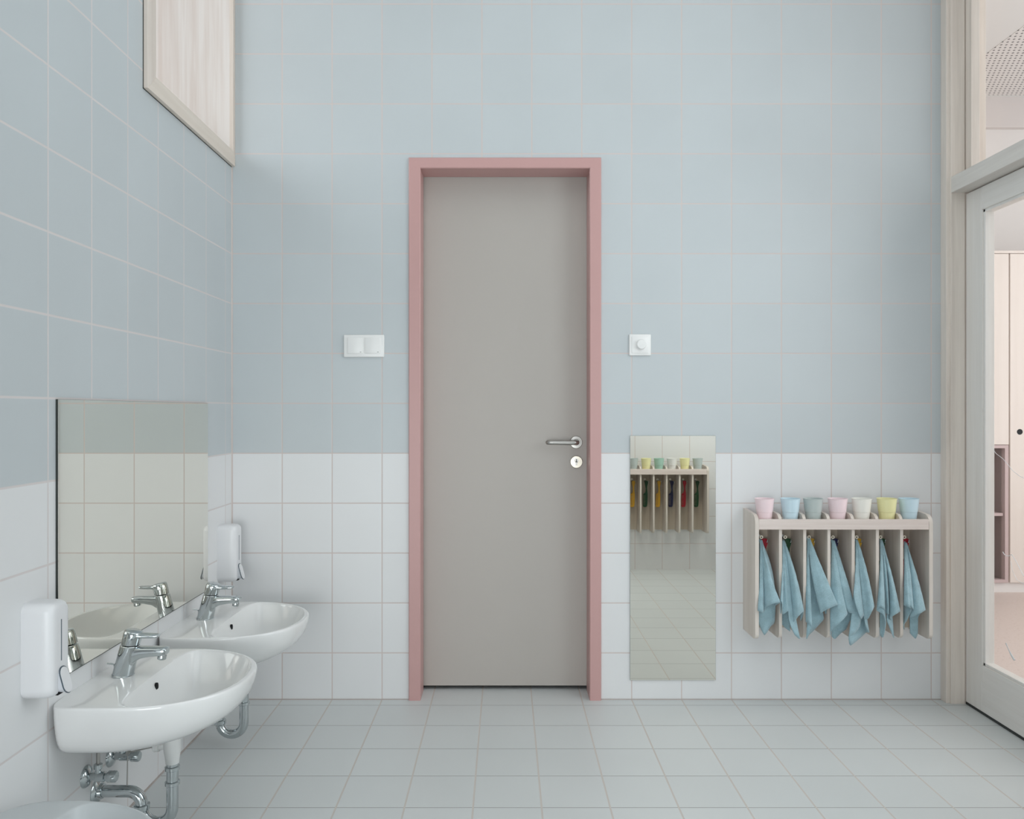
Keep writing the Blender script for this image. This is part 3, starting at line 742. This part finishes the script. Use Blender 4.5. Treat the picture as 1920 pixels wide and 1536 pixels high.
# towels: each one a folded cloth hung from one hook; columns give the hem (and where useful the half-way fold)
def A(x, y): return (1410+x/6.983, 1000+y/6.983)
def B(x, y): return (1570+x/6.983, 1000+y/6.983)
def catmull(p0, p1, p2, p3, t):
    return .5*((2*p1)+(-p0+p2)*t+(2*p0-5*p1+4*p2-p3)*t*t+(-p0+3*p1-3*p2+p3)*t**3)
def towel(conv, apex, cols, label, seed):
    rnd = random.Random(seed)
    ap = at(*conv(*apex), .088)
    tops, mids, hems = [], [], []
    n = len(cols)
    for i, c in enumerate(cols):
        x, y, dep = c[:3]
        h = at(*conv(x, y), dep)
        tp = ap+Vector((.0085*(x-cols[0][0])/400.0+.0015*math.sin(i*2.1), .0035*math.sin(i*1.7)-.02*(dep-.15), .0015*math.sin(i*1.3)))
        if len(c) > 3: md = at(*conv(*c[3]), (dep+.088)/2+.012)
        else: md = tp.lerp(h, .5)+Vector((0, -.010, 0))
        tops.append(tp); mids.append(md); hems.append(h)
    SUB = 5; seq = []
    def up(L):
        out = []
        for i in range(n-1):
            p0, p1, p2, p3 = L[max(i-1, 0)], L[i], L[i+1], L[min(i+2, n-1)]
            for k in range(SUB):
                t = k/SUB; c = catmull(p0, p1, p2, p3, t); l = p1.lerp(p2, t)
                out.append(c*.55+l*.45)
        out.append(L[-1]); return out
    T_, M_, H_ = up(tops), up(mids), up(hems)
    R = 22; rings = []
    for r in range(R+1):
        t = r/R; row = []
        for a, m_, h in zip(T_, M_, H_):
            q = m_*2-(a+h)*.5
            row.append(a*(1-t)**2+q*2*t*(1-t)+h*t*t+Vector((.0006*rnd.uniform(-1, 1), .0008*rnd.uniform(-1, 1), 0))*math.sin(PI*t))
        rings.append(row)
    b = MB(); b.loft(rings, closed=False)
    org = Vector((ap.x, 0, ap.z))
    bmesh.ops.translate(b.bm, verts=b.bm.verts, vec=-org)
    # small loop of tape over the hook
    o = b.build('hand_towel', M['towel'], None, angle=180, loc=org, doubles=False)
    md = o.modifiers.new('thickness', 'SOLIDIFY'); md.thickness = .0032; md.offset = 0
    tag(o, label, 'towel', 'blue hand towels on the rack')
    b = MB(); p = ap-org
    b.tube([p+Vector((-.002, 0, -.008)), p+Vector((-.003, -.001, .002)), p+Vector((0, .001, .0065)), p+Vector((.003, -.001, .002)), p+Vector((.002, 0, -.008))], .0013, 6)
    b.build('hanging_loop', M['towel'], o)
L_ = ['leftmost blue hand towel, a flap pointing right over the first divider', 'second blue towel from the left, with a long narrow tail at its bottom', 'third blue towel from the left, its wide flat corner sticking out to the right',
      'middle blue hand towel of the seven, spreading wide in front of a divider', 'fifth blue towel from the left, its tail hanging lowest to the left', 'sixth blue towel from the left, hem parted in an upside-down V', 'rightmost blue hand towel, with a square corner hanging behind']
towel(A, (105, 95), [(75, 1015, .165), (110, 1028, .172), (143, 1042, .170), (152, 1025, .150), (190, 965, .165), (270, 925, .182), (370, 905, .176, (222, 500)), (335, 930, .152, (235, 490)),
    (300, 960, .125, (262, 500)), (296, 1160, .120, (268, 560)), (240, 1225, .128, (222, 600)), (160, 1335, .130, (150, 650)), (80, 1170, .124, (90, 600))], L_[0], 1)
towel(A, (412, 105), [(500, 1290, .118, (470, 650)), (390, 1190, .118, (402, 620)), (372, 890, .172, (398, 520)), (398, 940, .178, (404, 540)), (402, 1062, .170, (412, 560)), (470, 1020, .180, (436, 560)), (462, 1000, .160, (428, 560)),
    (500, 1200, .172, (440, 620)), (560, 1330, .172, (458, 660)), (628, 1385, .166, (480, 680)), (585, 1240, .152, (500, 620)), (540, 1178, .165, (505, 600)), (605, 1090, .184, (545, 560)), (675, 1022, .172, (575, 560)), (640, 1150, .130, (540, 600))], L_[1], 2)
towel(A, (725, 62), [(705, 1160, .158, (712, 600)), (745, 1185, .170, (728, 620)), (782, 1240, .174, (758, 640)), (715, 1385, .166, (740, 660)), (745, 1330, .145, (745, 650)), (790, 1290, .134, (765, 640)), (865, 1210, .128, (805, 600)), (940, 1122, .128, (850, 590)),
    (900, 1060, .140, (820, 560)), (905, 1045, .166, (790, 560)), (1000, 990, .186, (860, 540)), (1120, 937, .180, (925, 480)), (1085, 960, .150, (900, 500)), (960, 1060, .128, (850, 540))], L_[2], 3)
towel(A, (1045, 98), [(1028, 1335, .150, (1032, 700)), (1030, 1290, .166, (1035, 690)), (1080, 1240, .176, (1060, 660)), (1160, 1165, .186, (1100, 610)), (1245, 1065, .180, (1140, 580)), (1228, 985, .158, (1118, 540)), (1270, 1040, .165, (1160, 540)),
    (1377, 1062, .160, (1225, 560)), (1340, 1095, .142, (1210, 580)), (1277, 1150, .136, (1180, 620)), (1235, 1250, .130, (1150, 650)), (1160, 1310, .130, (1110, 680)), (1085, 1385, .130, (1070, 720)), (1040, 1350, .126, (1045, 700))], L_[3], 4)
towel(B, (243, 88), [(212, 800, .170, (236, 480)), (235, 930, .178, (242, 520)), (305, 1120, .182, (262, 580)), (345, 1072, .172, (285, 560)), (310, 1140, .160, (270, 590)), (280, 1240, .168, (262, 620)), (215, 1325, .172, (240, 660)), (152, 1348, .172, (225, 680)), (170, 1470, .166, (230, 740)),
    (290, 1375, .148, (270, 700)), (375, 1300, .140, (300, 660)), (415, 1300, .160, (312, 640)), (372, 1230, .168, (302, 620)), (355, 1120, .166, (298, 570)), (400, 1125, .172, (330, 560)), (450, 1030, .184, (365, 540)), (481, 960, .176, (388, 500))], L_[4], 5)
towel(B, (566, 88), [(560, 1110, .136, (558, 600)), (562, 1330, .146, (562, 680)), (600, 1362, .158, (580, 690)), (635, 1180, .172, (596, 600)), (600, 1065, .180, (590, 560)), (515, 1012, .172, (556, 540)), (560, 960, .182, (575, 530)), (620, 1010, .176, (598, 550)),
    (630, 1050, .158, (612, 560)), (674, 1055, .182, (640, 560)), (650, 1075, .160, (650, 560)), (650, 1150, .160, (655, 600)), (740, 1370, .146, (670, 680)), (700, 1150, .150, (670, 600)), (690, 1110, .168, (672, 580)), (760, 1065, .184, (690, 560)), (822, 1022, .174, (712, 540))], L_[5], 6)
towel(B, (884, 128), [(872, 1262, .118, (876, 680)), (868, 1200, .130, (874, 660)), (915, 1130, .160, (892, 620)), (970, 1000, .176, (922, 560)), (930, 965, .186, (906, 540)), (872, 945, .170, (876, 540)), (930, 940, .180, (912, 540)), (995, 1000, .182, (950, 560)),
    (978, 985, .160, (960, 560)), (950, 1105, .162, (962, 600)), (1060, 1060, .182, (1000, 580)), (1152, 1008, .174, (1040, 560)), (1090, 1050, .140, (1015, 580)), (1055, 1110, .126, (1000, 600)), (1055, 1300, .122, (1000, 680)), (1022, 1382, .120, (980, 720)), (950, 1310, .118, (930, 700))], L_[6], 7)

# ---------------------------------------------------------------- light
def area(name, loc, target, sx, sy, power, col, spread=PI):
    l = bpy.data.lights.new(name, 'AREA'); l.shape = 'RECTANGLE'; l.size = sx; l.size_y = sy; l.energy = power; l.color = col; l.spread = spread
    o = bpy.data.objects.new(name, l); COL.objects.link(o); o.location = loc
    o.rotation_euler = (Vector(target)-Vector(loc)).to_track_quat('-Z', 'Y').to_euler()
    return o
area('ceiling_light', (.3, -1.9, ZC-.02), (.3, -1.9, 0), 2.2, 2.4, 12, (.97, 1.0, 1.0))  # unseen panel added under the ceiling for soft light from above
area('fill_light', (-.45, -5.0, .65), (1.0, 0, .2), 1.8, 1.2, 60, (.95, .985, 1.0))
area('window_daylight', (-2.6, -.75, 2.85), (-.6, -.05, 2.35), 1.2, 1.2, 27, (.90, .96, 1.0))
area('playroom_light', (4.2, -.6, 3.3), (4.2, -.4, 0), 3.5, 4.0, 48, (1.0, .985, .975))
area('side_daylight', (1.79, -1.75, 1.35), (-1.1, -1.6, 1.1), 1.2, 2.4, 31, (.88, .96, 1.0))  # unseen panel added beside the right wall to brighten the left wall
area('playroom_uplight', (4.7, -.5, 1.0), (4.2, .6, 3.3), 2.0, 2.0, 26, (1.0, .985, .975))  # added out of view to brighten the ceiling beyond the transom
area('opposite_wall_light', (.7, -.9, 3.25), (1.2, -2.62, .75), 1.2, .5, 7.5, (1.0, .945, .88), math.radians(95))  # added to brighten the opposite wall for the narrow mirror's reflection
area('playroom_window', (5.4, -1.2, 1.9), (1.8, -.3, 1.2), 2.4, 2.4, 60, (.95, .98, 1.0))  # unseen panel added to send cool light in through the glazed door
W_ = bpy.data.worlds.new('sky'); bpy.context.scene.world = W_; W_.use_nodes = True
W_.node_tree.nodes['Background'].inputs[0].default_value = (.92, .96, 1.0, 1); W_.node_tree.nodes['Background'].inputs[1].default_value = .5

# ---------------------------------------------------------------- camera
cam = bpy.data.cameras.new('camera'); co = bpy.data.objects.new('camera', cam); COL.objects.link(co)
co.location = (0, -CAMD, CAMH); co.rotation_euler = (PI/2, 0, 0)
cam.sensor_width = 36; cam.lens = F/1920*36; cam.shift_x = (960-CX)/1920; cam.shift_y = (CY-768)/1920; cam.clip_start = .02
bpy.context.scene.camera = co
sc = bpy.context.scene
sc.view_settings.view_transform = 'Standard'; sc.view_settings.look = 'None'; sc.view_settings.exposure = 0; sc.view_settings.gamma = 1
sc.cycles.max_bounces = 12; sc.cycles.diffuse_bounces = 6; sc.cycles.glossy_bounces = 6; sc.cycles.transparent_max_bounces = 12
